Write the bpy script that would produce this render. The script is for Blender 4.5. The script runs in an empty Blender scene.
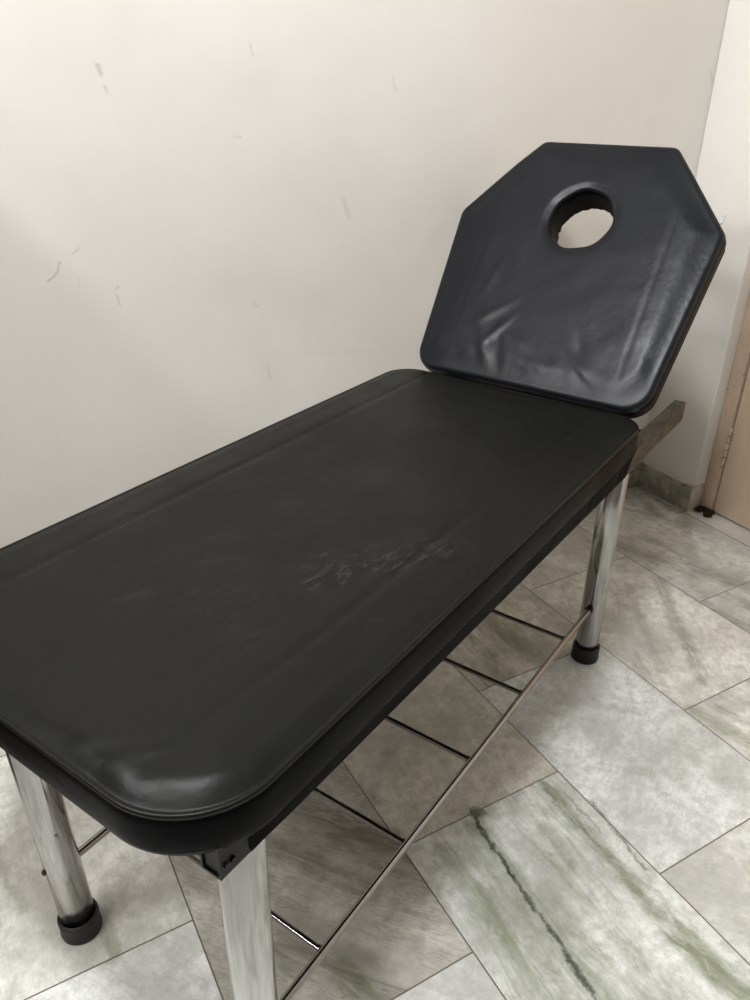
import bpy, bmesh, math, random
from mathutils import Vector, Matrix, noise
random.seed(7)
scene = bpy.context.scene
col = scene.collection
PI = math.pi

# ------------------------------------------------------------------ node helpers
class NT:
    def __init__(self, name):
        self.m = bpy.data.materials.new(name)
        self.m.use_nodes = True
        self.t = self.m.node_tree
        self.t.nodes.clear()
        self.out = self.t.nodes.new('ShaderNodeOutputMaterial')
        self.b = self.t.nodes.new('ShaderNodeBsdfPrincipled')
        self.t.links.new(self.b.outputs[0], self.out.inputs[0])
    def link(self, a, b): self.t.links.new(a, b)
    def put(self, sock, v):
        if hasattr(v, 'links') or isinstance(v, bpy.types.NodeSocket): self.link(v, sock)
        else:
            if hasattr(sock.default_value, '__len__'):
                if len(sock.default_value) == 4 and not hasattr(v, '__len__'): v = (v, v, v, 1)
                elif len(sock.default_value) == 4 and len(v) == 3: v = (*v, 1)
                elif len(sock.default_value) == 3 and not hasattr(v, '__len__'): v = (v, v, v)
            sock.default_value = v
    def coords(self):
        return self.t.nodes.new('ShaderNodeTexCoord').outputs['Object']
    def attr(self, name, out='Color'):
        n = self.t.nodes.new('ShaderNodeAttribute'); n.attribute_name = name; return n.outputs[out]
    def math(self, op, a, b=0.0, c=None, clamp=False):
        n = self.t.nodes.new('ShaderNodeMath'); n.operation = op; n.use_clamp = clamp
        self.put(n.inputs[0], a); self.put(n.inputs[1], b)
        if c is not None: self.put(n.inputs[2], c)
        return n.outputs[0]
    def vm(self, op, a, b=(0, 0, 0), s=None):
        n = self.t.nodes.new('ShaderNodeVectorMath'); n.operation = op
        self.put(n.inputs[0], a)
        if op not in ('LENGTH', 'NORMALIZE', 'SCALE'): self.put(n.inputs[1], b)
        if s is not None: self.put(n.inputs['Scale'], s)
        return n.outputs['Value'] if op in ('LENGTH', 'DOT_PRODUCT', 'DISTANCE') else n.outputs[0]
    def noise(self, vec, scale=5, detail=4, rough=.55, dist=0.0, color=False):
        n = self.t.nodes.new('ShaderNodeTexNoise')
        self.put(n.inputs['Vector'], vec); n.inputs['Scale'].default_value = scale
        n.inputs['Detail'].default_value = detail; n.inputs['Roughness'].default_value = rough
        n.inputs['Distortion'].default_value = dist
        return n.outputs['Color'] if color else n.outputs['Fac']
    def map(self, vec, scale=(1, 1, 1), rot=(0, 0, 0), loc=(0, 0, 0)):
        n = self.t.nodes.new('ShaderNodeMapping'); self.put(n.inputs['Vector'], vec)
        n.inputs['Scale'].default_value = scale; n.inputs['Rotation'].default_value = rot
        n.inputs['Location'].default_value = loc
        return n.outputs[0]
    def ramp(self, fac, a, b, va=0.0, vb=1.0):      # smooth remap a..b -> va..vb
        n = self.t.nodes.new('ShaderNodeMapRange'); n.interpolation_type = 'SMOOTHSTEP'
        self.put(n.inputs['Value'], fac)
        for k, v in (('From Min', a), ('From Max', b), ('To Min', va), ('To Max', vb)): self.put(n.inputs[k], v)
        return n.outputs['Result']
    def mix(self, fac, a, b, mode='MIX'):
        n = self.t.nodes.new('ShaderNodeMix'); n.data_type = 'RGBA'; n.blend_type = mode
        self.put(n.inputs[0], fac); self.put(n.inputs[6], a); self.put(n.inputs[7], b)
        return n.outputs[2]
    def bump(self, h, strength=.3, dist=.002, normal=None):
        n = self.t.nodes.new('ShaderNodeBump'); n.inputs['Strength'].default_value = strength
        n.inputs['Distance'].default_value = dist; self.put(n.inputs['Height'], h)
        if normal is not None: self.link(normal, n.inputs['Normal'])
        return n.outputs[0]
    def seg(self, P, A, B, w0, w1, amt=1.0):         # soft stroke from A to B: 1 inside w0, 0 beyond w1
        A = Vector(A); B = Vector(B); D = B - A
        pa = self.vm('SUBTRACT', P, tuple(A))
        t = self.math('DIVIDE', self.vm('DOT_PRODUCT', pa, tuple(D)), max(D.length_squared, 1e-9), clamp=True)
        q = self.vm('SCALE', tuple(D), s=t)
        d = self.vm('LENGTH', self.vm('SUBTRACT', pa, q))
        return self.ramp(d, w0, w1, amt, 0.0)
    def strokes(self, P, lst):
        acc = None
        for (A, B, w0, w1, amt) in lst:
            s = self.seg(P, A, B, w0, w1, amt)
            acc = s if acc is None else self.math('MAXIMUM', acc, s)
        return acc
    def set(self, **k):
        names = dict(color='Base Color', rough='Roughness', metal='Metallic', normal='Normal', spec='Specular IOR Level', coat='Coat Weight', coatr='Coat Roughness')
        for a, v in k.items(): self.put(self.b.inputs[names[a]], v)
        return self.m

# ------------------------------------------------------------------ materials
def mat_plaster():
    n = NT('cream_plaster'); P = n.coords()
    base = n.mix(n.ramp(n.noise(P, 2.2, 3), .35, .7), (.70, .675, .632), (.735, .713, .678))
    blot = n.ramp(n.noise(n.map(P, (3, 3, 2)), 2.5, 5, .6), .56, .75)
    base = n.mix(n.math('MULTIPLY', blot, .20), base, (.68, .635, .55))
    w = n.vm('SCALE', n.vm('SUBTRACT', n.noise(P, 30, 3, .6, color=True), (.5, .5, .5)), s=.016)
    Q = n.vm('ADD', P, w)
    def s(u0, z0, u1, z1, w1, a): return ((u0, 0, z0), (u1, 0, z1), w1 * .1, w1 * (.75 if w1 < .02 else 1), a)
    marks = n.strokes(Q, [
        s(-1.566, 1.182, -1.563, 1.168, .010, .7), s(-1.560, 1.150, -1.557, 1.14, .006, .7),
        s(-1.71, .832, -1.69, .842, .0055, .75), s(-1.69, .842, -1.684, .862, .0045, .75), s(-1.66, .875, -1.645, .888, .0045, .55),
        s(-1.595, .80, -1.585, .770, .0045, .6), s(-1.585, .81, -1.595, .80, .004, .5),
        s(-1.655, .83, -1.665, .80, .0045, .4), s(-1.285, 1.224, -1.280, 1.205, .005, .45),
        s(-1.090, .94, -1.078, .905, .012, .35), s(-1.33, 1.066, -1.315, 1.066, .004, .5),
        s(-1.31, .75, -1.30, .735, .005, .35), s(-1.285, .60, -1.28, .57, .007, .3),
        s(-.975, 1.17, -.965, 1.15, .009, .25), s(-.012, 1.20, -.002, 1.175, .008, .6)])
    smear = n.strokes(Q, [s(-1.36, .79, -1.17, .74, .07, .28), s(-1.31, .66, -1.27, .54, .05, .2), s(-1.25, .62, -1.02, .60, .012, .18),
                          s(-1.20, .98, -1.12, .9, .04, .1)])
    c = n.mix(smear, base, (.62, .62, .53))
    c = n.mix(n.math('MULTIPLY', marks, .55), c, (.30, .28, .24))
    h = n.math('ADD', n.noise(P, 6, 4), n.math('MULTIPLY', n.noise(P, 160, 2), .06))
    return n.set(color=c, rough=.62, spec=.3, normal=n.bump(h, .22, .012))

def mat_leather(name='black_leatherette', dust=True, rough=.40, spec=.32, base=(.0075, .0078, .0076), ior=1.5):
    n = NT(name); P = n.coords()
    grain = n.t.nodes.new('ShaderNodeTexVoronoi'); n.put(grain.inputs['Vector'], P); grain.inputs['Scale'].default_value = 900
    c = base
    r = n.ramp(n.noise(P, 9, 4), .3, .75, rough - .04, rough + .09)
    if dust:
        f = n.noise(n.map(P, (1, 2.2, 1), (0, 0, .5)), 10, 6, .68, .6)
        d = n.ramp(f, .60, .80)
        near = n.strokes(n.vm('ADD', P, n.vm('SCALE', n.vm('SUBTRACT', n.noise(P, 14, 3, color=True), (.5, .5, .5)), s=.14)), [
            ((-.66, .03, .61), (-.80, .11, .61), .005, .06, .9), ((-.50, .22, .61), (-.62, .25, .61), .005, .06, .5),
            ((-.87, .44, .61), (-.80, .40, .61), .0, .04, .5), ((-.40, .10, .61), (-.32, .16, .61), .0, .04, .5),
            ((-.95, .12, .61), (-.80, .30, .61), .0, .09, .25), ((-.3, .3, .61), (-.2, .2, .61), .0, .10, .3)])
        fine = n.ramp(n.noise(n.map(P, (1, 3, 1), (0, 0, .7)), 46, 4, .7), .48, .70)
        m = n.math('MULTIPLY', near, fine)
        m = n.math('ADD', n.math('MULTIPLY', m, .06), n.math('MULTIPLY', d, .022))
        speck = n.ramp(n.noise(P, 150, 1, .5), .80, .84)
        m = n.math('ADD', m, n.math('MULTIPLY', speck, .18), clamp=True)
        c = n.mix(m, c, (.42, .42, .40))
        r = n.math('ADD', r, n.math('MULTIPLY', m, .8), clamp=True)
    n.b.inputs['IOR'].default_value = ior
    b1 = n.bump(n.noise(P, 26, 4, .6), .28, .004)
    b2 = n.bump(grain.outputs['Distance'], .10, .0006, b1)
    return n.set(color=c, rough=r, spec=spec, normal=b2)

def mat_simple(name, c, rough=.5, metal=0.0, spec=.5, bump=0.0, bscale=40, var=0.0):
    n = NT(name); P = n.coords()
    cc = n.mix(n.ramp(n.noise(P, bscale * .4, 4), .35, .7), c, tuple(x * (1 - var) for x in c)) if var else c
    k = dict(color=cc, rough=rough, metal=metal, spec=spec)
    if bump: k['normal'] = n.bump(n.noise(P, bscale, 4), bump, .002)
    return n.set(**k)

def mat_steel():
    n = NT('worn_steel_tube'); P = n.coords()
    f = n.noise(n.map(P, (1, 1, .10)), 28, 4, .6)
    c = n.mix(n.ramp(f, .35, .7), (.40, .39, .375), (.48, .475, .46))
    spots = n.ramp(n.noise(P, 70, 4, .6), .66, .74, 0, .2)
    c = n.mix(spots, c, (.30, .27, .23))
    r = n.ramp(f, .3, .7, .10, .22)
    return n.set(color=c, rough=r, metal=1.0, normal=n.bump(f, .08, .001))

def mat_marble():
    n = NT('marble_floor'); P = n.coords()
    seed = n.attr('tile_seed', 'Vector')        # xyz offset of each slab
    par = n.attr('tile_tone')                   # r: brightness, g: green share, b: grey vein share, a unused
    groutf = n.attr('grout', 'Fac'); tint = n.attr('tile_tint_shade')
    rot = n.attr('vein_dir', 'Vector')          # xy unit direction of the slab's veins
    sep = n.t.nodes.new('ShaderNodeSeparateColor'); n.link(par, sep.inputs[0])
    T, G, V = sep.outputs
    al = n.vm('DOT_PRODUCT', P, rot)
    perp = n.vm('CROSS_PRODUCT', rot, (0, 0, 1))
    ac = n.vm('DOT_PRODUCT', P, perp)
    cmb = n.t.nodes.new('ShaderNodeCombineXYZ')
    n.put(cmb.inputs[0], n.math('MULTIPLY', al, 1.6)); n.put(cmb.inputs[1], n.math('MULTIPLY', ac, 8.0)); cmb.inputs[2].default_value = 0
    L = n.vm('ADD', cmb.outputs[0], seed)
    warp = n.vm('SCALE', n.vm('SUBTRACT', n.noise(L, .9, 4, .6, color=True), (.5, .5, .5)), s=1.6)
    LW = n.vm('ADD', L, warp)
    v1 = n.noise(LW, 1.1, 7, .68, .4)
    v2 = n.noise(n.vm('ADD', LW, (9.3, 4.1, 0)), 1.7, 7, .7, .5)
    fine = n.noise(n.vm('ADD', P, seed), 42, 6, .75)
    cloud = n.noise(n.vm('ADD', P, seed), 7, 5, .62)
    cryst = n.noise(P, 230, 2, .6)
    white = n.mix(n.ramp(cloud, .33, .66), (.52, .52, .50), (.86, .865, .85))
    white = n.mix(n.math('MULTIPLY', n.ramp(fine, .38, .66), .60), white, (.40, .40, .37))
    str_ = n.noise(n.vm('MULTIPLY', LW, (3, 5, 1)), 2.2, 6, .75)
    white = n.mix(n.ramp(str_, .42, .72, 0, .42), white, (.44, .44, .41))
    c = n.mix(n.math('MULTIPLY', n.ramp(v1, .50, .68), V), white, (.20, .195, .17))
    gband = n.math('MULTIPLY', n.ramp(v2, .52, .66), G)
    c = n.mix(gband, c, (.255, .285, .165))
    thin = n.ramp(n.math('ABSOLUTE', n.math('SUBTRACT', v1, .5)), .0, .014, 1, 0)
    c = n.mix(n.math('MULTIPLY', n.math('MULTIPLY', thin, V), .40), c, (.20, .195, .165))
    # strokes that belong to single slabs, laid where they are on this floor
    wv = n.vm('SCALE', n.vm('SUBTRACT', n.noise(P, 11, 6, .68, color=True), (.5, .5, .5)), s=.036)
    Q = n.vm('ADD', P, wv)
    wv2 = n.vm('SCALE', n.vm('SUBTRACT', n.noise(P, 60, 4, .7, color=True), (.5, .5, .5)), s=.016)
    Q = n.vm('MULTIPLY', n.vm('ADD', Q, wv2), (1, 1, 0))
    def s(a, b, w0, w1, amt): return ((a[0], a[1], 0), (b[0], b[1], 0), w0, w1, amt)
    green = n.strokes(Q, [
        s((-1.107, -.83), (-1.122, -1.16), .004, .024, .85), s((-1.122, -1.16), (-1.10, -1.32), .012, .034, .9),
        s((-1.305, -.90), (-1.325, -1.20), .012, .050, .5), s((-1.255, -1.0), (-1.262, -1.13), .008, .034, .45),
        s((-1.275, -.84), (-1.29, -1.30), .004, .030, .65), s((-1.345, -.86), (-1.375, -1.1), .005, .035, .35),
        s((-.70, -.835), (-.672, -1.0), .006, .026, .6), s((-.65, -.85), (-.60, -1.02), .004, .02, .4),
        s((-.878, -.36), (-.880, -.56), .010, .040, .45), s((-.80, -.33), (-.83, -.52), .006, .03, .30),
        s((-1.345, -.95), (-1.36, -1.05), .006, .032, .6), s((-1.30, -.98), (-1.315, -1.06), .004, .03, .6), s((-1.20, -1.12), (-1.19, -1.30), .004, .03, .5), s((-1.17, -.90), (-1.18, -1.0), .002, .016, .4),
        s((-1.60, -.95), (-1.585, -1.02), .008, .030, .75), s((-1.888, -.69), (-1.885, -.765), .006, .016, .55),
        s((-2.04, -.40), (-1.995, -.62), .002, .014, .35)])
    grey = n.strokes(Q, [
        s((-.383, -.44), (-.60, -.77), .006, .030, .50), s((-.47, -.42), (-.66, -.70), .003, .018, .35),
        s((-.34, -.26), (-.16, -.66), .008, .050, .55), s((-.05, -.24), (-.30, -.50), .004, .03, .35),
        s((-.03, -.03), (-.03, -.20), .005, .03, .8), s((-.05, -.02), (-.10, -.18), .004, .03, .6), s((-.08, .0), (-.12, -.10), .003, .02, .6),
        s((-1.56, -.60), (-1.42, -.80), .010, .040, .75), s((-1.66, -.62), (-1.50, -.86), .006, .030, .6),
        s((-1.74, -.70), (-1.62, -.90), .004, .024, .45), s((-1.45, -.56), (-1.41, -.70), .004, .03, .5),
        s((-.98, -.60), (-.80, -.78), .003, .03, .18), s((-1.0, -.84), (-.80, -.99), .002, .022, .20),
        s((-1.93, -.86), (-1.80, -.98), .003, .03, .25), s((-1.97, -.36), (-1.94, -.70), .004, .04, .25),
        s((-2.06, -.45), (-2.03, -.75), .004, .04, .25)])
    dark = n.strokes(Q, [
        s((-1.266, -.825), (-1.282, -.96), .001, .0065, .9), s((-1.282, -.96), (-1.293, -1.09), .001, .0055, .85),
        s((-1.293, -1.09), (-1.300, -1.16), .002, .009, .9), s((-1.300, -1.16), (-1.29, -1.30), .001, .005, .7),
        s((-1.262, -.82), (-1.245, -.822), .004, .014, .8),
        s((-1.060, -.90), (-1.074, -1.05), .0005, .0045, .6), s((-1.115, -.84), (-1.117, -1.0), .0005, .004, .35),
        s((-1.087, -.86), (-1.092, -.96), .0005, .004, .4)])
    brk = n.ramp(n.noise(n.vm('MULTIPLY', LW, (4, 4, 1)), 2.0, 6, .75), .30, .62, .25, 1)
    grey = n.math('MULTIPLY', grey, brk); green = n.math('MULTIPLY', green, brk); dark = n.math('MULTIPLY', dark, n.ramp(n.noise(n.vm('ADD', P, (3, 1, 0)), 26, 4, .7), .34, .52, .35, 1))
    c = n.mix(grey, c, (.17, .16, .13))
    c = n.mix(green, c, (.19, .215, .125))
    c = n.mix(dark, c, (.035, .045, .03))
    sp = n.ramp(cryst, .62, .75, 0, .16)
    c = n.mix(sp, c, (.86, .86, .84))
    c = n.mix(1.0, c, tint, 'MULTIPLY')  # slab colour plus painted couch shade and near-floor light
    c = n.mix(groutf, c, (.16, .135, .10))
    r = n.ramp(n.noise(P, 12, 4), .3, .7, .26, .42)
    r = n.math('ADD', r, n.math('MULTIPLY', groutf, .4), clamp=True)
    fleck = n.noise(n.vm('ADD', n.vm('MULTIPLY', LW, (10, 12, 1)), seed), 3.0, 5, .8)
    c = n.mix(n.math('MULTIPLY', n.ramp(fleck, .46, .30), n.math('SUBTRACT', .55, n.math('MULTIPLY', groutf, .55))), c, n.mix(1.0, c, (.62, .62, .58), 'MULTIPLY'))
    return n.set(color=c, rough=r, spec=.45, normal=n.bump(n.math('ADD', cloud, n.math('MULTIPLY', cryst, .15)), .05, .002))

def mat_skirting():
    n = NT('grey_green_marble_skirting'); P = n.coords()
    Q = n.vm('ADD', P, n.vm('SCALE', n.noise(P, 9, 4, .6, color=True), s=.10))
    v = n.noise(n.map(Q, (1, 3, 5), (.6, .3, 0)), 4.5, 6, .7)
    c = n.mix(n.ramp(v, .42, .60), (.40, .385, .335), (.23, .225, .185))
    c = n.mix(n.ramp(n.noise(Q, 12, 5, .7), .60, .68, 0, .7), c, (.06, .06, .045))
    return n.set(color=c, rough=.38)

def mat_door():
    n = NT('peach_laminate_door'); P = n.coords()
    c = n.mix(n.ramp(n.noise(n.map(P, (1, 6, .5)), 5, 4), .3, .7), (.66, .51, .385), (.70, .55, .42))
    return n.set(color=c, rough=.45)

def mat_frame():
    n = NT('scuffed_peach_paint'); P = n.coords()
    c = n.mix(n.ramp(n.noise(P, 12, 4), .3, .7), (.50, .375, .275), (.58, .45, .34))
    chips = n.ramp(n.noise(n.map(P, (1, 1, .5)), 75, 5, .7), .60, .66, 0, .75)
    c = n.mix(chips, c, (.20, .12, .075))
    return n.set(color=c, rough=.6, normal=n.bump(n.noise(P, 60, 4), .3, .002))

def mat_rail():
    n = NT('black_rail_brown_reflection'); P = n.coords()
    sx = n.t.nodes.new('ShaderNodeSeparateXYZ'); n.link(P, sx.inputs[0])
    w = n.ramp(n.math('ADD', sx.outputs[0], n.math('MULTIPLY', n.noise(P, 22, 4, .6), .35)), -.2, .25)
    brown = n.mix(n.ramp(n.noise(n.map(P, (.5, 1, 1.6)), 45, 4, .6), .38, .62), (.020, .014, .009), (.085, .070, .050))  # brown reflections painted into the colour towards the far end
    n.b.inputs['IOR'].default_value = 1.3
    return n.set(color=n.mix(w, (.006, .0055, .005), brown), rough=.38, spec=.3)

def mat_emit(name, c, s):
    m = bpy.data.materials.new(name); m.use_nodes = True; t = m.node_tree; t.nodes.clear()
    o = t.nodes.new('ShaderNodeOutputMaterial'); e = t.nodes.new('ShaderNodeEmission')
    e.inputs[0].default_value = (*c, 1); e.inputs[1].default_value = s; t.links.new(e.outputs[0], o.inputs[0]); return m

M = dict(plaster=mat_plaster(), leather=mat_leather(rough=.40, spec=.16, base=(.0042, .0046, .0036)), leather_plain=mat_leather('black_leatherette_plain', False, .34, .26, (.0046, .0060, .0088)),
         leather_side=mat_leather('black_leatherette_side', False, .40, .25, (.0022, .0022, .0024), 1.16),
         steel=mat_steel(), chrome=mat_simple('chrome_rod', (.30, .278, .262), .17, 1.0),
         darkrail=mat_rail(),
         rubber=mat_simple('black_rubber', (.010, .010, .010), .55, 0, .4, .1, 80),
         board=mat_simple('black_board', (.006, .0055, .005), .7, 0, .2),
         marble=mat_marble(), skirt=mat_skirting(), door=mat_door(), frame=mat_frame(),
         cream=mat_simple('chipped_cream_edge', (.58, .52, .42), .6, 0, .4, .4, 90, .25),
         dirt=mat_simple('dark_brown_dirt', (.035, .018, .010), .9, 0, .2, .6, 60, .5),
         ceil=mat_simple('white_ceiling_paint', (.80, .79, .77), .7),
         white=mat_simple('white_enamel', (.8, .8, .8), .35), alu=mat_simple('window_aluminium', (.6, .6, .6), .35, 1),
         brass=mat_simple('painted_hinge_metal', (.60, .50, .38), .45, .2, .5, .3, 120, .35),
         tan=mat_simple('tan_wall_paint', (.19, .17, .145), .7),
         wood=mat_simple('brown_wood_veneer', (.16, .085, .045), .4, 0, .5, .05, 12, .35),
         zinc=mat_simple('bare_steel_plate', (.33, .33, .33), .4, 1.0))

# ------------------------------------------------------------------ mesh helpers
def mesh_obj(name, bm, mat, parent=None, smooth=True, ang=40):
    bmesh.ops.recalc_face_normals(bm, faces=bm.faces)
    me = bpy.data.meshes.new(name)
    if smooth:
        for f in bm.faces: f.smooth = True
        for e in bm.edges:
            if len(e.link_faces) == 2 and e.calc_face_angle(0) > math.radians(ang): e.smooth = False
    bm.to_mesh(me); bm.free()
    mats = mat if isinstance(mat, (list, tuple)) else [mat]
    for m in mats: me.materials.append(m)
    o = bpy.data.objects.new(name, me); col.objects.link(o)
    if parent: o.parent = parent
    return o

def box(bm, lo, hi, bev=0.0, seg=2):
    r = bmesh.ops.create_cube(bm, size=1)
    for v in r['verts']:
        v.co = Vector([lo[i] + (v.co[i] + .5) * (hi[i] - lo[i]) for i in range(3)])
    if bev:
        es = {e for v in r['verts'] for e in v.link_edges}
        bmesh.ops.bevel(bm, geom=list(es), offset=bev, segments=seg, affect='EDGES', profile=.5)

def tube(bm, pts, r, n=20, caps=True):
    pts = [Vector(p) for p in pts]; rings = []
    rr = r if isinstance(r, (list, tuple)) else [r] * len(pts)
    up = None
    for i, p in enumerate(pts):
        d = (pts[min(i + 1, len(pts) - 1)] - pts[max(i - 1, 0)]).normalized()
        if up is None:
            up = Vector((0, 0, 1)) if abs(d.z) < .9 else Vector((1, 0, 0))
        a = d.cross(up).normalized(); b = a.cross(d).normalized(); up = b
        rings.append([bm.verts.new(p + (a * math.cos(t) + b * math.sin(t)) * rr[i]) for t in [2 * PI * k / n for k in range(n)]])
    for A, B in zip(rings, rings[1:]):
        for k in range(n): bm.faces.new((A[k], A[(k + 1) % n], B[(k + 1) % n], B[k]))
    if caps: bm.faces.new(rings[0]); bm.faces.new(rings[-1][::-1])

def lathe(bm, prof, c=(0, 0), n=40, tilt=(0, 0)):   # prof: (r, z)
    rings = []
    for r, z in prof:
        cx = c[0] + tilt[0] * z; cy = c[1] + tilt[1] * z
        rings.append([bm.verts.new((cx + r * math.cos(2 * PI * k / n), cy + r * math.sin(2 * PI * k / n), z)) for k in range(n)])
    for A, B in zip(rings, rings[1:]):
        for k in range(n): bm.faces.new((A[k], A[(k + 1) % n], B[(k + 1) % n], B[k]))
    bm.faces.new(rings[0][::-1]); bm.faces.new(rings[-1])

def rounded_outline(corners, radii, step=.008, arc=14):
    """Returns f(d) giving the outline inset by d, always with the same count of points (CCW corners)."""
    n = len(corners); C = [Vector(c) for c in corners]; info = []
    for i in range(n):
        a = (C[i - 1] - C[i]).normalized(); b = (C[(i + 1) % n] - C[i]).normalized()
        half = a.angle(b) / 2; R = radii[i]
        cen = C[i] + (a + b).normalized() * (R / math.sin(half))
        na = Vector((-a.y, a.x)) * 1.0; nb = Vector((b.y, -b.x))
        if na.dot(C[i] - cen) < 0: na = -na
        if nb.dot(C[i] - cen) < 0: nb = -nb
        info.append((cen, R, na, nb))
    plan = []
    for i in range(n):
        cen, R, na, nb = info[i]
        a0 = math.atan2(na.y, na.x); da = (math.atan2(nb.y, nb.x) - a0 + PI) % (2 * PI) - PI
        for k in range(arc + 1): plan.append(('a', i, a0 + da * k / arc))
        c2, R2, na2, _ = info[(i + 1) % n]
        L = ((c2 + na2 * R2) - (cen + nb * R)).length
        m = max(1, int(L / step))
        for k in range(1, m): plan.append(('s', i, k / m))
    def f(d):
        out = []
        for p in plan:
            cen, R, na, nb = info[p[1]]
            if p[0] == 'a': out.append(cen + Vector((math.cos(p[2]), math.sin(p[2]))) * (R - d))
            else:
                c2, R2, na2, _ = info[(p[1] + 1) % n]
                A = cen + nb * (R - d); B = c2 + na2 * (R2 - d); out.append(A.lerp(B, p[2]))
        return out
    return f

EW = .03
def cushion(f, prof, target, height, place, T=46, hole_depth=None, bottom=None):
    """Grid solid. prof: [(inset, z)] from the underside rim up to the top panel; target(p)->inner point; height(x,y,z0,t)."""
    rings = []
    dL, zL = prof[-1]; outer = f(dL)
    zb = prof[0][1]; ob = f(prof[0][0])
    tg_b = [target(p) for p in ob]
    for t in (0, .33, .66): rings.append([(tg_b[i].lerp(ob[i], t), zb) for i in range(len(ob))])
    for d, z in prof: rings.append([(p, z + (height(p.x, p.y, 0.0) if z > 0 else 0) * 0) for p in f(d)])
    tg = [target(p) for p in outer]
    for k in range(1, T + 1):
        t = (k / T) ** 1.25
        if t > 1: t = 1
        row = []
        for i, p in enumerate(outer):
            q = p.lerp(tg[i], t); dist = (q - p).length
            row.append((q, zL + height(q.x, q.y, min(1, dist / EW))))
        rings.append(row)
    bm = bmesh.new(); N = len(outer); vs = []
    if hole_depth:                         # rolled edge and wall of the hole
        last = rings[-1]; cen = sum((q for q, z in last), Vector((0, 0))) / N
        for off, dz in ((-.003, -.0015), (-.005, -.006), (-.005, -.02), (-.004, hole_depth)):
            rings.append([(cen + (q - cen) * (1 + (off) / max(1e-6, (q - cen).length)), z + dz if dz > hole_depth else zb) for q, z in last])
    for row in rings: vs.append([bm.verts.new(place(q.x, q.y, z)) for q, z in row])
    for A, B in zip(vs, vs[1:]):
        for k in range(N): bm.faces.new((A[k], A[(k + 1) % N], B[(k + 1) % N], B[k]))
    if hole_depth:
        A, B = vs[-1], vs[0]
        for k in range(N): bm.faces.new((A[k], A[(k + 1) % N], B[(k + 1) % N], B[k]))
    bmesh.ops.remove_doubles(bm, verts=bm.verts, dist=1e-5)
    bmesh.ops.dissolve_degenerate(bm, edges=bm.edges, dist=1e-6)
    return bm

def structure(o): o['kind'] = 'structure'; return o
def sst(x): x = min(1, max(0, x)); return x * x * (3 - 2 * x)
def gs(d, w): return math.exp(-(d / w) ** 2)

# ------------------------------------------------------------------ the room (X along the left wall, Y towards it, Z up)
XB, YR, ZC = -2.95, -2.75, 2.75          # back wall, right wall, ceiling
DV0, DV1, DH = -.216, -1.02, 1.78        # doorway in the end wall
FX0 = .042; DJ = -.2605

# floor: one mesh, every marble slab its own face, thin joints between
def build_floor():
    bm = bmesh.new()
    seed = bm.faces.layers.float_vector.new('tile_seed'); tone = bm.faces.layers.float_color.new('tile_tone')
    grout = bm.faces.layers.float.new('grout'); vdir = bm.faces.layers.float_vector.new('vein_dir'); tint = bm.faces.layers.float_color.new('tile_tint_shade')
    strips = [(-.020, -.368, -.565), (-.368, -.717, -.314), (-.717, -1.063, -.5625), (-1.063, -1.413, -.817),
              (-1.413, -1.766, -1.024), (-1.766, -2.116, -.769), (-2.116, -2.466, -.50), (-2.466, -2.816, -.70), (-2.816, XB, -.6)]
    # vein angle, green, grey, tint (couch shade and near-floor light painted in) of the slabs in view, by (strip, slab index)
    spec = {(0, 0): (-70, 0, .60, (.95, .94, .91)), (0, -1): (-65, .0, .7, (.94, .93, .91)), (1, -1): (-122, .05, .48, (1.0, .985, .94)), (1, 0): (-110, .05, .3, (.92, .90, .85)),
            (2, -1): (-150, .0, .12, (.96, .975, .975)), (1, -2): (-70, .5, .2, (1.0, 1.0, .96)), (2, -2): (-60, .0, .15, (.94, .94, .91)),
            (3, -1): (-92, .55, .35, (.93, .95, .93)), (3, 0): (-100, .0, .12, (.80, .76, .68)), (2, 0): (-92, .5, .7, (.86, .83, .74)),
            (4, 0): (-50, .05, 1.0, (.88, .85, .79)), (4, -1): (-50, .06, .15, (1.12, 1.13, 1.12)), (5, 0): (-85, .12, .16, (1.08, 1.08, 1.04)),
            (5, -1): (-60, .05, .12, (1.16, 1.18, 1.18)), (3, -2): (-92, .4, .3, (1, 1, 1)), (4, 1): (-50, .1, .4, (.95, .93, .88))}
    g = .0012
    for si, (x1, x0, br) in enumerate(strips):
        x0 = max(x0, XB)
        y = br + .506 * 3
        k = 2
        while y > YR:
            ya, yb = min(y, 0), max(y - .506, YR); idx = k; y -= .506; k -= 1
            if ya <= yb: continue
            f = bm.faces.new([bm.verts.new((a, b, 0)) for a, b in ((x0 + g, yb + g), (x1 - g, yb + g), (x1 - g, ya - g), (x0 + g, ya - g))])
            a, gr, gy, tn = spec.get((si, idx), (random.uniform(-140, -50), random.uniform(0, .4), random.uniform(.1, .5), (1, 1, 1)))
            rr = random.Random(si * 31 + idx * 7)
            f[seed] = Vector((rr.uniform(-50, 50), rr.uniform(-50, 50), rr.uniform(-5, 5)))
            f[tone] = Vector((0, gr, gy, 1)); f[grout] = 0
            t = (tn[0] * .299 + tn[1] * .587 + tn[2] * .114)
            f[tone] = Vector((t, gr, gy, 1)); f[tint] = Vector((*tn, 1))
            f[vdir] = Vector((math.cos(math.radians(a)), math.sin(math.radians(a)), 0))
    f = bm.faces.new([bm.verts.new(p) for p in ((XB - .1, YR - .1, -.0008), (.0, YR - .1, -.0008), (.0, .02, -.0008), (XB - .1, .02, -.0008))])
    f[seed] = Vector((0, 0, 0)); f[tone] = Vector((1, 0, 0, 1)); f[grout] = 1; f[tint] = Vector((1, 1, 1, 1)); f[vdir] = Vector((1, 0, 0))
    me = bpy.data.meshes.new('floor'); bm.to_mesh(me); bm.free(); me.materials.append(M['marble'])
    o = bpy.data.objects.new('floor', me); col.objects.link(o); return structure(o)
build_floor()

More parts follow.
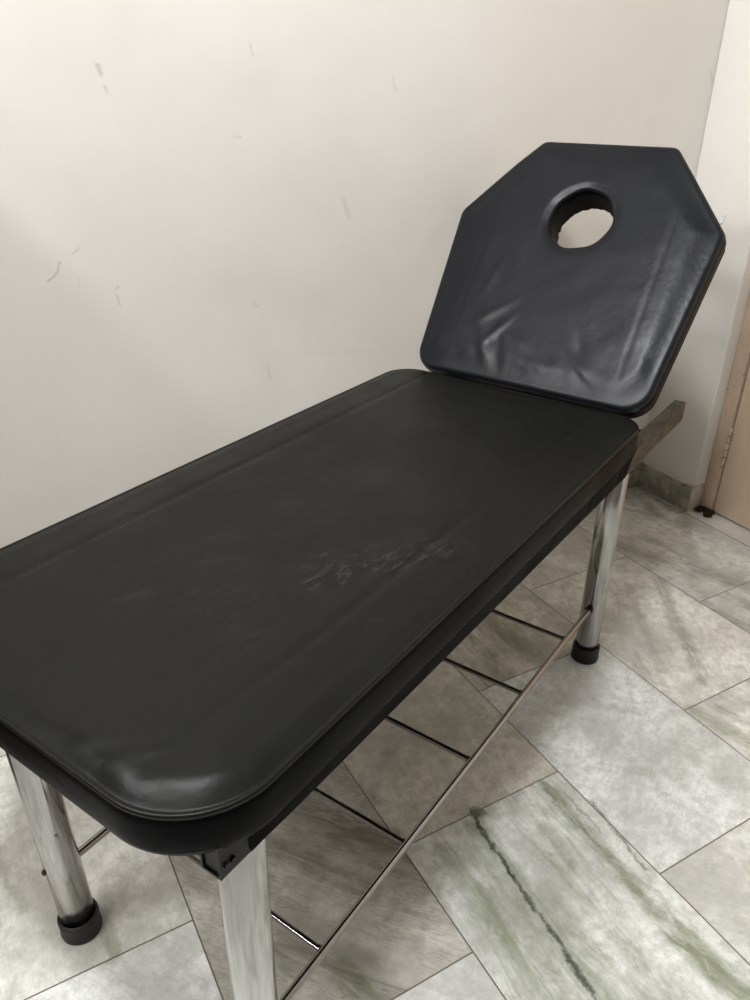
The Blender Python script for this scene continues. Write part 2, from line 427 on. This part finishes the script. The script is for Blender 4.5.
def slab(name, lo, hi, mat, bev=0): 
    bm = bmesh.new(); box(bm, lo, hi, bev); return structure(mesh_obj(name, bm, mat))
slab('wall_left', (XB - .12, 0, -.05), (.12, .12, ZC), M['plaster'])
# end wall with its doorway, plaster arris softly rounded
bm = bmesh.new()
box(bm, (0, DV0, -.05), (.12, 0, ZC), .006, 3)
box(bm, (0, DV1, DH), (.12, DV0 + .003, ZC))
box(bm, (0, YR - .12, -.05), (.12, DV1, ZC))
structure(mesh_obj('wall_end', bm, M['plaster']))
slab('ceiling', (XB - .12, YR - .12, ZC), (.12, .12, ZC + .1), M['ceil'])
slab('wall_right', (XB - .12, YR - .12, -.05), (.12, YR, ZC), M['tan'])
# back wall with a high window
WY0, WY1, WZ0, WZ1 = -1.20, -.45, 1.78, 2.08
bm = bmesh.new()
for lo, hi in (((XB - .12, YR, -.05), (XB, WY0, ZC)), ((XB - .12, WY1, -.05), (XB, 0, ZC)), ((XB - .12, WY0, -.05), (XB, WY1, WZ0)), ((XB - .12, WY0, WZ1), (XB, WY1, ZC))): box(bm, lo, hi)
structure(mesh_obj('wall_back', bm, M['tan']))
bm = bmesh.new(); WM = (WY0 + WY1) / 2
for lo, hi in (((WY0, WZ0), (WY1, WZ0 + .04)), ((WY0, WZ1 - .04), (WY1, WZ1)), ((WY0, WZ0), (WY0 + .04, WZ1)), ((WY1 - .04, WZ0), (WY1, WZ1)), ((WM - .02, WZ0), (WM + .02, WZ1))):
    box(bm, (XB - .08, lo[0], lo[1]), (XB - .04, hi[0], hi[1]), .003, 1)
structure(mesh_obj('window_1', bm, M['alu']))

# skirting
def skirting(name, pts_lo, pts_hi, endcap=False):
    bm = bmesh.new(); box(bm, pts_lo, pts_hi, .002, 2); return structure(mesh_obj(name, bm, M['skirt']))
skirting('baseboard_left', (XB, -.012, 0), (-.001, 0, .088))
o = skirting('baseboard_end', (-.012, -.216, 0), (.001, -.012, .088))
bm = bmesh.new()                          # cream mortar lip along the top of the skirting and its cut end
box(bm, (-.0135, -.2205, .0005), (FX0 - .001, -.2162, .0885), .0012, 2); box(bm, (-.013, -.217, .087), (.003, 0, .0905), .001, 2)
for v in bm.verts: v.co += Vector((noise.noise(v.co * 80), noise.noise(v.co * 80 + Vector((5, 0, 0))), 0)) * .0015
structure(mesh_obj('trim_3', bm, M['cream']))

# door frame, door leaf, threshold

bm = bmesh.new()
box(bm, (FX0, DJ, .001), (.118, DV0 - .001, DH), .002, 2)
box(bm, (FX0, DV1, .001), (.118, DV1 + .040, DH), .002, 2)
box(bm, (FX0, DV1 + .040, DH - .045), (.118, DJ, DH), .002, 2)
structure(mesh_obj('trim_1', bm, M['frame']))
bm = bmesh.new(); box(bm, (.048, DV1 + .042, .012), (.082, DJ - .005, DH - .048), .0015, 2)
door = structure(mesh_obj('door_1', bm, M['door']))
bm = bmesh.new()
for k in range(5): 
    z0 = .175 + k * .023; tube(bm, [(.040, DJ - .0025, z0), (.040, DJ - .0025, z0 + .0205)], .0058, 14)
for k in range(5):
    z0 = 1.30 + k * .023; tube(bm, [(.040, DJ - .0025, z0), (.040, DJ - .0025, z0 + .0205)], .0058, 14)
h = mesh_obj('hinge', bm, M['brass'], door)
bm = bmesh.new()
box(bm, (-.0195, DV1 + .002, -.02), (.12, DV0 - .001, .0035), .001, 1)
structure(mesh_obj('trim_2', bm, mat_simple('pale_marble_threshold', (.62, .60, .55), .3, 0, .5, .05, 20, .2)))
bm = bmesh.new()
box(bm, (-.020, DV0 - .002, -.02), (.0, 0, .0006)); box(bm, (-.020, YR, -.02), (.0, DV1 + .001, .0006))
structure(mesh_obj('trim_4', bm, mat_simple('grey_marble_border', (.42, .40, .36), .35, 0, .5, .05, 20, .3)))

# dark clump of dirt at the foot of the frame
bm = bmesh.new()
for k in range(26):
    c = Vector((random.uniform(.004, .046), random.uniform(-.272, -.232), .004 + random.uniform(0, .010)))
    m = Matrix.Translation(c) @ Matrix.Diagonal((random.uniform(.006, .011), random.uniform(.006, .012), random.uniform(.004, .009), 1))
    r = bmesh.ops.create_icosphere(bm, subdivisions=2, radius=1, matrix=m)
    for v in r['verts']: v.co += noise.noise_vector(v.co * 160) * .003; v.co.z = max(v.co.z, .0008)
o = mesh_obj('dirt_clump', bm, M['dirt'])
o['label'] = 'dark brown crumbly dirt heaped at the foot of the door frame'; o['category'] = 'dirt'; o['kind'] = 'stuff'

# ------------------------------------------------------------------ the examination couch
TH = 0.4423512
root = bpy.data.objects.new('examination_couch', None); col.objects.link(root)
root.location = (-.77967, -.58573, 0); root.rotation_euler = (0, 0, TH)
root['label'] = 'black leatherette examination couch with raised head section on steel legs'; root['category'] = 'massage table'

Y0, Y1 = -.050, .505
PX0, PX1 = -1.180, -.030
ZS = .604
def crease(y, yc, w=.006): return gs(y - yc, w)
def pad_h(x, y, e):
    h = (.0075 + .009 * gs(math.hypot(x + 1.12, y - .01), .13)) * math.sin(e * PI / 2)
    # side bolsters slope down to the seam outside the lengthwise creases
    for yc, sgn in ((.040, -1), (.420, 1)):
        d = (y - yc) * sgn
        if d > 0: h -= .0045 * sst(d / .09) * e
        h -= .0016 * gs(d, .007) * sst(e)
    h -= .0015 * gs(y - .23, .16)
    P = Vector((x, y, 0))
    h += e * (.0016 * noise.noise(P * 5.0) + .0007 * noise.noise(Vector((x * 9, y * 22, 3))))
    # puckers pulled towards the near corner
    for (cx, cy, w, am, an) in ((-1.135, .055, .012, .0022, 2.6), (-1.140, .078, .010, -.0022, 2.4), (-1.145, .100, .011, .0016, 2.2), (-1.128, .030, .014, -.0018, 2.9),
                                (-1.150, .135, .012, .0010, 2.0), (-1.085, .095, .030, -.0016, 1.9), (-1.10, -.005, .022, .0010, .6), (-1.150, .20, .014, .0007, 1.9)):
        dx, dy = x - cx, y - cy
        u = dx * math.cos(an) + dy * math.sin(an); v = -dx * math.sin(an) + dy * math.cos(an)
        h += am * gs(u, w * 2.6) * gs(v, w * .6) * e
    return h
f = rounded_outline([(PX0, Y0), (PX1, Y0), (PX1, Y1), (PX0, Y1)], [.100, .062, .062, .080], .0075, 20)
YC = (Y0 + Y1) / 2
def tgt(p): return Vector((min(max(p.x, PX0 + .27), PX1 - .27), YC))
prof = [(.006, .5522), (.0015, .5535), (0, .559), (-.001, .575), (-.0005, .590), (.0, .5965), (.001, .5985), (.0004, .6005), (-.0008, .6025), (-.0006, .6045), (.0010, .6060), (.0030, .6056), (.0042, .6050)]
bm = cushion(f, prof, tgt, pad_h, lambda x, y, z: Vector((x, y, z)), T=64)
bm.normal_update()
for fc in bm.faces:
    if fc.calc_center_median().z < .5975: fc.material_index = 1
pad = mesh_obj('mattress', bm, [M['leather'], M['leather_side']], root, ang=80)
pad['label'] = 'flat dusty black mattress with stitched edge'

# head section: plane through the hinge line, tilted PH
PH = .9183; XH, ZH = -.0331, .6115
cp, sp_ = math.cos(PH), math.sin(PH)
def hp(s, y, n): return Vector((XH + s * cp - n * sp_, y, ZH + s * sp_ + n * cp))
S0, S1, S2, CC = .004, .3874, .562, .146
HL, HR, TP = .5105, -.0700, .031
cor = [(S0, HR + TP), (S1, HR), (S2, HR + CC), (S2, HL - CC), (S1, HL), (S0, HL - TP)]
rad = [.055, .030, .025, .025, .030, .055]
f2 = rounded_outline(cor, rad, .0065, 10)
HC = Vector((.384, .219)); HRAD = .0705
def tg2(p):
    a = math.atan2(p.y - HC.y, p.x - HC.x)
    r = HRAD * (1 + .02 * math.sin(3 * a + 1) + .012 * math.sin(7 * a))
    return HC + Vector((math.cos(a), math.sin(a))) * r
def head_h(s, y, e):
    h = .006 * sst(e)
    for yc, sgn in ((.028, -1), (.410, 1)):
        d = (y - yc) * sgn
        h -= .0008 * gs(d, .006) * sst(e)
    dh = math.hypot(s - HC.x, y - HC.y) - HRAD
    h -= .0045 * gs(dh, .008)
    P = Vector((s, y, 1))
    h += e * (.0011 * noise.noise(P * 7) + .0006 * noise.noise(P * 19))
    # pulled puckers of the lower left and lower right of the centre panel
    low = sst((.20 - s) / .17)
    h += e * low * .0014 * (noise.noise(Vector((s * 16, y * 24, 4)))) * 1.2
    for (cs, cy, w, a, ang) in ((.075, .325, .020, .0035, .5), (.115, .305, .016, .0028, -.6), (.055, .285, .018, -.003, .3), (.150, .330, .018, .0022, -.9),
                                (.10, .255, .020, .0016, 1.2), (.035, .085, .016, -.0030, .9), (.065, .105, .016, .0026, .8), (.105, .120, .020, -.0016, .4),
                                (.05, .20, .03, .0015, 1.57), (.23, .36, .02, .0014, -.2), (.31, .33, .014, .0012, .7)):
        ds, dy = s - cs, y - cy
        u = ds * math.cos(ang) + dy * math.sin(ang); v = -ds * math.sin(ang) + dy * math.cos(ang)
        h += 1.05 * a * gs(u, w * 2.4) * gs(v, w * .55) * e
    return h
def head_tilt(y, n):
    k = sst((n + .044) / .040); d1 = .030 - y; d2 = y - .408
    f_ = lambda d: (math.sqrt(d * d + .00004) + d) / 2
    return n - k * (.085 * f_(d1) + .14 * f_(d2))
prof2 = [(.006, -.046), (.001, -.043), (0, -.038), (0, -.015), (.0008, -.0085), (.0022, -.0040), (.0045, -.0012), (.008, .0005), (.012, .0012)]
EW = .055
bm = cushion(f2, prof2, tg2, head_h, lambda x, y, z: hp(x, y, head_tilt(y, z)), T=52, hole_depth=-.030)
side_ix = []
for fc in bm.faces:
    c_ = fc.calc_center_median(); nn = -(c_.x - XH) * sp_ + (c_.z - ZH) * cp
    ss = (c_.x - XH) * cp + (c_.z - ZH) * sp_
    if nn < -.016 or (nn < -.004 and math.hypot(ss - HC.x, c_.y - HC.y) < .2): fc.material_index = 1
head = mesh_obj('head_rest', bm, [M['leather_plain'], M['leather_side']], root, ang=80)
head['label'] = 'raised black padded head section with a round face hole'
# backing board with the same outline and hole
bm = cushion(f2, [(.004, -.060), (.003, -.059), (.003, -.0475), (.004, -.0468)], tg2, lambda s, y, e: 0, lambda x, y, z: hp(x, y, z), T=3, hole_depth=-.010)
mesh_obj('backing_board', bm, M['board'], head, smooth=False)
# stapled vinyl lining of the hole: ragged cloth lip
bm = bmesh.new(); N = 90; rows = []
for n_, rr in ((-.012, .0655), (-.03, .064), (-.050, .0635), (-.0615, .062), (-.0625, .066)):
    row = []
    for k in range(N):
        a = 2 * PI * k / N; r = rr * (1 + .03 * noise.noise(Vector((math.cos(a) * 4, math.sin(a) * 4, n_ * 50)))) + (.0035 * noise.noise(Vector((math.cos(a) * 9, math.sin(a) * 9, 2))) if n_ < -.04 else 0)
        row.append(bm.verts.new(hp(HC.x + r * math.cos(a), HC.y + r * math.sin(a), n_)))
    rows.append(row)
for A, B in zip(rows, rows[1:]):
    for k in range(N): bm.faces.new((A[k], A[(k + 1) % N], B[(k + 1) % N], B[k]))
mesh_obj('hole_lining', bm, M['board'], head)
# small bare steel plate corner that peeps out behind the right shoulder of the head section
bm = bmesh.new()
pl = [(.400, -.030), (.416, -.0515), (.433, -.0535), (.429, -.046), (.425, -.025)]
a = [bm.verts.new(hp(s, y, -.020)) for s, y in pl]; b = [bm.verts.new(hp(s, y, -.023)) for s, y in pl]
bm.faces.new(a); bm.faces.new(b[::-1])
for k in range(5): bm.faces.new((a[k], b[k], b[(k + 1) % 5], a[(k + 1) % 5]))
mesh_obj('corner_plate', bm, M['zinc'], head, smooth=False)['label'] = 'bare steel plate corner'

# frame: two long box rails that run on past the mattress, cross bars, board
ZR0, ZR1 = .5085, .5515
def rail(y0, y1):
    bm = bmesh.new(); x0, x1 = -1.138, .338; t = .0022
    # open rectangular tube
    for lo, hi in (((x0, y0, ZR0), (x1, y1, ZR0 + t)), ((x0, y0, ZR1 - t), (x1, y1, ZR1)), ((x0, y0, ZR0 + t), (x1, y0 + t, ZR1 - t)), ((x0, y1 - t, ZR0 + t), (x1, y1, ZR1 - t)), ((x0 + .002, y0 + t, ZR0 + t), (x0 + .004, y1 - t, ZR1 - t)), ((x1 - .004, y0 + t, ZR0 + t), (x1 - .002, y1 - t, ZR1 - t))):
        box(bm, lo, hi)
    for xx in (-1.13, -1.122): tube(bm, [(xx, y0 - .0025, ZR0 + .014), (xx, y0 + .001, ZR0 + .014)], .0032, 12)
    for v in bm.verts: v.co.z += .0070 - .0205 * (v.co.x + 1.147)
    return bm
mesh_obj('side_rail', rail(-.033, -.008), M['darkrail'], root, smooth=False)
mesh_obj('side_rail', rail(.420, .445), M['darkrail'], root, smooth=False)
for x in (-1.130, -.60, -.075, .05):
    bm = bmesh.new(); box(bm, (x, -.0078, ZR0 + .003), (x + .025, .4198, ZR1 - .003), .001, 1)
    mesh_obj('cross_bar', bm, M['darkrail'], root, smooth=False)
bm = bmesh.new(); fb = rounded_outline([(PX0 + .030, Y0 + .018), (PX1 - .006, Y0 + .018), (PX1 - .006, Y1 - .018), (PX0 + .030, Y1 - .018)], [.10, .05, .05, .10], .2, 8)
lo = [bm.verts.new((p.x, p.y, ZR1 - .0001)) for p in fb(0)]; hi = [bm.verts.new((p.x, p.y, .5535)) for p in fb(0)]
bm.faces.new(hi); bm.faces.new(lo[::-1])
for k in range(len(lo)): bm.faces.new((lo[k], lo[(k + 1) % len(lo)], hi[(k + 1) % len(lo)], hi[k]))
mesh_obj('base_board', bm, M['board'], root, smooth=False)
# leatherette valance along the open right side, hiding the rail
bm = bmesh.new(); N = 200; rows = []
xs = [PX0 + .080 + (PX1 - .03 - PX0 - .075) * k / N for k in range(N + 1)]
for j, z in enumerate((.566, .555, .547, .536, .524, .513, .511)):
    row = []
    for x in xs:
        t = (x - PX0) / (PX1 - PX0); ruf = .0022 * noise.noise(Vector((x * (40 if t > .78 else 10), z * 8, 0))) * (1.6 if t > .78 else .6)
        zr = .5166 - .0205 * (x + 1.147); q = j / 6
        y = -.0480 * (1 - q) - .0350 * q + ruf * (.3 + .7 * math.sin(PI * q))
        y = -.0342 + (y + .0342) * sst((x - xs[0]) / .09)
        ze = .566 * (1 - q) + zr * q
        row.append(bm.verts.new((x, y, ze)))
    rows.append(row)
for j, (A, B) in enumerate(zip(rows, rows[1:])):
    for k in range(N): bm.faces.new((A[k], A[k + 1], B[k + 1], B[k]))
bmesh.ops.solidify(bm, geom=bm.faces[:], thickness=.0014)
mesh_obj('side_valance', bm, M['leather_side'], pad)

# hinge props of the head section, behind it
bm = bmesh.new(); tube(bm, [(.15, -.009, .507), (.15, .421, .507)], .0070, 14); mesh_obj('cross_bar', bm, M['darkrail'], root)
for y in (.08, .355):
    bm = bmesh.new()
    tube(bm, [hp(.02, y, -.068), hp(.52, y, -.068)], .008, 14)
    a = hp(.26, y, -.07); tube(bm, [a, (a + Vector((.15, y, .507))) / 2, (.15, y, .510)], .0065, 14)
    mesh_obj('support_strut', bm, M['steel'], root)

# legs
LL, LW = 1.0856, .3863
def leg(x, y, tx=0.0, ty=0.0, bolt=False, top=ZR0 - .0005):
    bm = bmesh.new()
    lathe(bm, [(.0235, .006), (.0251, .008), (.0251, top - .001), (.0245, top)], (x, y), 48, (tx, ty))
    o = mesh_obj('leg', bm, M['steel'], root)
    bm = bmesh.new(); rr = [(.0275, 0), (.0300, .0015), (.0306, .006), (.0298, .016), (.0302, .030), (.0300, .034), (.0290, .0368), (.0262, .0378), (.0253, .0370), (.0253, .010)]
    lathe(bm, rr, (x, y), 48, (tx, ty)); mesh_obj('rubber_foot', bm, M['rubber'], o)
    return o
l1 = leg(-LL, 0, -.008, -.016, top=.5135)
l2 = leg(-LL + .008, LW + .001, -.020, .009)
l3 = leg(0, 0)
l4 = leg(0, LW)
# bolt stub and a rivet on the near-left leg
bm = bmesh.new()
r = bmesh.ops.create_uvsphere(bm, u_segments=16, v_segments=10, radius=.0055, matrix=Matrix.Translation((-LL - .016, LW + .012, .1485)) @ Matrix.Diagonal((1.15, 1, 1, 1)))
mesh_obj('bolt', bm, M['rubber'], l2)
bm = bmesh.new()
r = bmesh.ops.create_uvsphere(bm, u_segments=12, v_segments=8, radius=.0022, matrix=Matrix.Translation((-LL - .004, LW - .0225, .235)))
mesh_obj('rivet', bm, M['zinc'], l2)

# shelf of thin rods
ZRD = .1482
bm = bmesh.new(); tube(bm, [(-LL + .022, 0, ZRD), (-.0245, 0, ZRD)], .0060, 20); mesh_obj('shelf_rail', bm, M['chrome'], root)
bm = bmesh.new(); tube(bm, [(-LL + .022, LW, ZRD), (-.0245, LW, ZRD)], .0060, 20); mesh_obj('shelf_rail', bm, M['chrome'], root)
for k in range(5):
    x = -.1548 - .2018 * k
    bm = bmesh.new(); tube(bm, [(x, .0045, ZRD), (x, LW - .0045, ZRD)], .0048, 18)
    lathe_r = [(x, .0052, ZRD), (x, .0085, ZRD)]
    tube(bm, lathe_r, .0058, 14)
    mesh_obj('shelf_rod', bm, M['chrome'], root)
# dark weld collar where the rail meets the far leg
bm = bmesh.new(); tube(bm, [(-.0295, 0, ZRD), (-.0235, 0, ZRD)], .0082, 20); mesh_obj('weld_collar', bm, M['board'], l3)

# ------------------------------------------------------------------ lights of the room, plus an added ceiling fill
lamp = bpy.data.objects.new('tube_light', None); col.objects.link(lamp); TL = Vector((XB + .07, -1.05, 2.42)); lamp.location = (XB, TL.y, TL.z)
lamp['label'] = 'white wall-mounted fluorescent tube light high on the back wall'; lamp['category'] = 'light'
bm = bmesh.new(); box(bm, (-.002, -.62, -.03), (.045, .62, .03), .006, 2); mesh_obj('housing', bm, M['white'], lamp)
bm = bmesh.new(); tube(bm, [(.07, -.58, 0), (.07, .58, 0)], .013, 20); mesh_obj('lamp_tube', bm, mat_emit('tube_glow', (1.0, .93, .82), 3.0), lamp)
for s_ in (-1, 1):
    bm = bmesh.new(); box(bm, (.04, s_ * .6 - .012, -.018), (.085, s_ * .6 + .012, .018), .004, 2); mesh_obj('lamp_holder', bm, M['white'], lamp)
def area(name, loc, aim, sx, sy, e, c):
    l = bpy.data.lights.new(name, 'AREA'); l.shape = 'RECTANGLE'; l.size = sx; l.size_y = sy; l.energy = e; l.color = c
    o = bpy.data.objects.new(name, l); col.objects.link(o); o.location = loc
    o.rotation_euler = (Vector(aim) - Vector(loc)).to_track_quat('-Z', 'X').to_euler(); return o
area('tube_light_source', TL + Vector((.03, 0, -.005)), TL + Vector((1.0, 0, -.55)), .06, 1.16, 20, (1.0, .975, .94))
bpy.data.objects['tube_light_source'].rotation_euler = (Vector((1, 0, -.55))).to_track_quat('-Z', 'Y').to_euler()
bpy.data.lights['tube_light_source'].size = 1.16; bpy.data.lights['tube_light_source'].size_y = .06
area('window_daylight', (XB - .15, WM, (WZ0 + WZ1) / 2), (0, WM, (WZ0 + WZ1) / 2 - .5), (WY1 - WY0) * .95, (WZ1 - WZ0) * .9, 30, (.94, .97, 1.0))
bpy.data.objects['window_daylight'].rotation_euler = Vector((1, 0, -.15)).to_track_quat('-Z', 'Y').to_euler()
cl = bpy.data.objects.new('ceiling_fill', None); col.objects.link(cl); CL = Vector((-2.0, -1.25, ZC)); cl.location = CL  # fill lamp added overhead to brighten the open floor
cl['label'] = 'added round fill light, unseen, above the open floor'; cl['category'] = 'light'
bm = bmesh.new(); lathe(bm, [(.15, -.012), (.16, -.009), (.16, 0), (.15, .001)], n=48); mesh_obj('fill_base', bm, M['white'], cl)
bm = bmesh.new(); lathe(bm, [(.02, -.052), (.08, -.046), (.12, -.034), (.14, -.018), (.142, -.0122)], n=48); mesh_obj('fill_diffuser', bm, mat_emit('fill_glow', (1.0, .97, .93), 2.0), cl)
area('ceiling_fill_source', CL + Vector((0, 0, -.055)), CL + Vector((0, 0, -1)), .26, .26, 30, (.97, .98, 1.0))
# cupboard-shaped blocker added out of view to cast shade on the left wall
wd = bpy.data.objects.new('shadow_blocker', None); col.objects.link(wd); wd.location = (XB + .31, -.29, 0)
wd['label'] = 'added unseen cupboard shape that shades the left wall'; wd['category'] = 'shadow_blocker'
bm = bmesh.new(); box(bm, (-.30, -.27, .06), (.355, .285, 1.66), .003, 2); box(bm, (-.28, -.25, 0), (.335, .28, .06)); mesh_obj('body', bm, M['wood'], wd, smooth=False)
for s_ in (-1, 1):
    bm = bmesh.new(); box(bm, (min(s_ * .002, s_ * .298), -.290, .08), (max(s_ * .002, s_ * .298 + (.055 if s_ > 0 else 0)), -.2705, 1.635), .003, 2); dr = mesh_obj('door', bm, M['wood'], wd, smooth=False)
    bm = bmesh.new(); tube(bm, [(s_ * .03, -.29, .80), (s_ * .03, -.315, .80), (s_ * .03, -.315, .92), (s_ * .03, -.29, .92)], .005, 10); mesh_obj('handle', bm, M['alu'], dr)

w = bpy.data.worlds.new('sky'); scene.world = w; w.use_nodes = True
bg = w.node_tree.nodes['Background']; bg.inputs[0].default_value = (.72, .83, 1.0, 1); bg.inputs[1].default_value = .6

# ------------------------------------------------------------------ camera
cam = bpy.data.cameras.new('camera'); co = bpy.data.objects.new('camera', cam); col.objects.link(co); scene.camera = co
R = Vector((0.86998, -0.492982, 0.010124)); U = Vector((0.22295, 0.411595, 0.883675)); F = Vector((0.439803, 0.766523, -0.467991))
m = Matrix((R, U, -F)).transposed().to_4x4(); m.translation = Vector((-1.90362, -1.56553, 1.14911)); co.matrix_world = m
cam.sensor_fit = 'VERTICAL'; cam.sensor_height = 24; cam.sensor_width = 18; cam.lens = 772.9 * 24 / 1000; cam.clip_start = .02

vs = scene.view_settings
vs.view_transform = 'Standard'; vs.look = 'None'; vs.gamma = 1.0; vs.use_curve_mapping = False; vs.exposure = 0.56
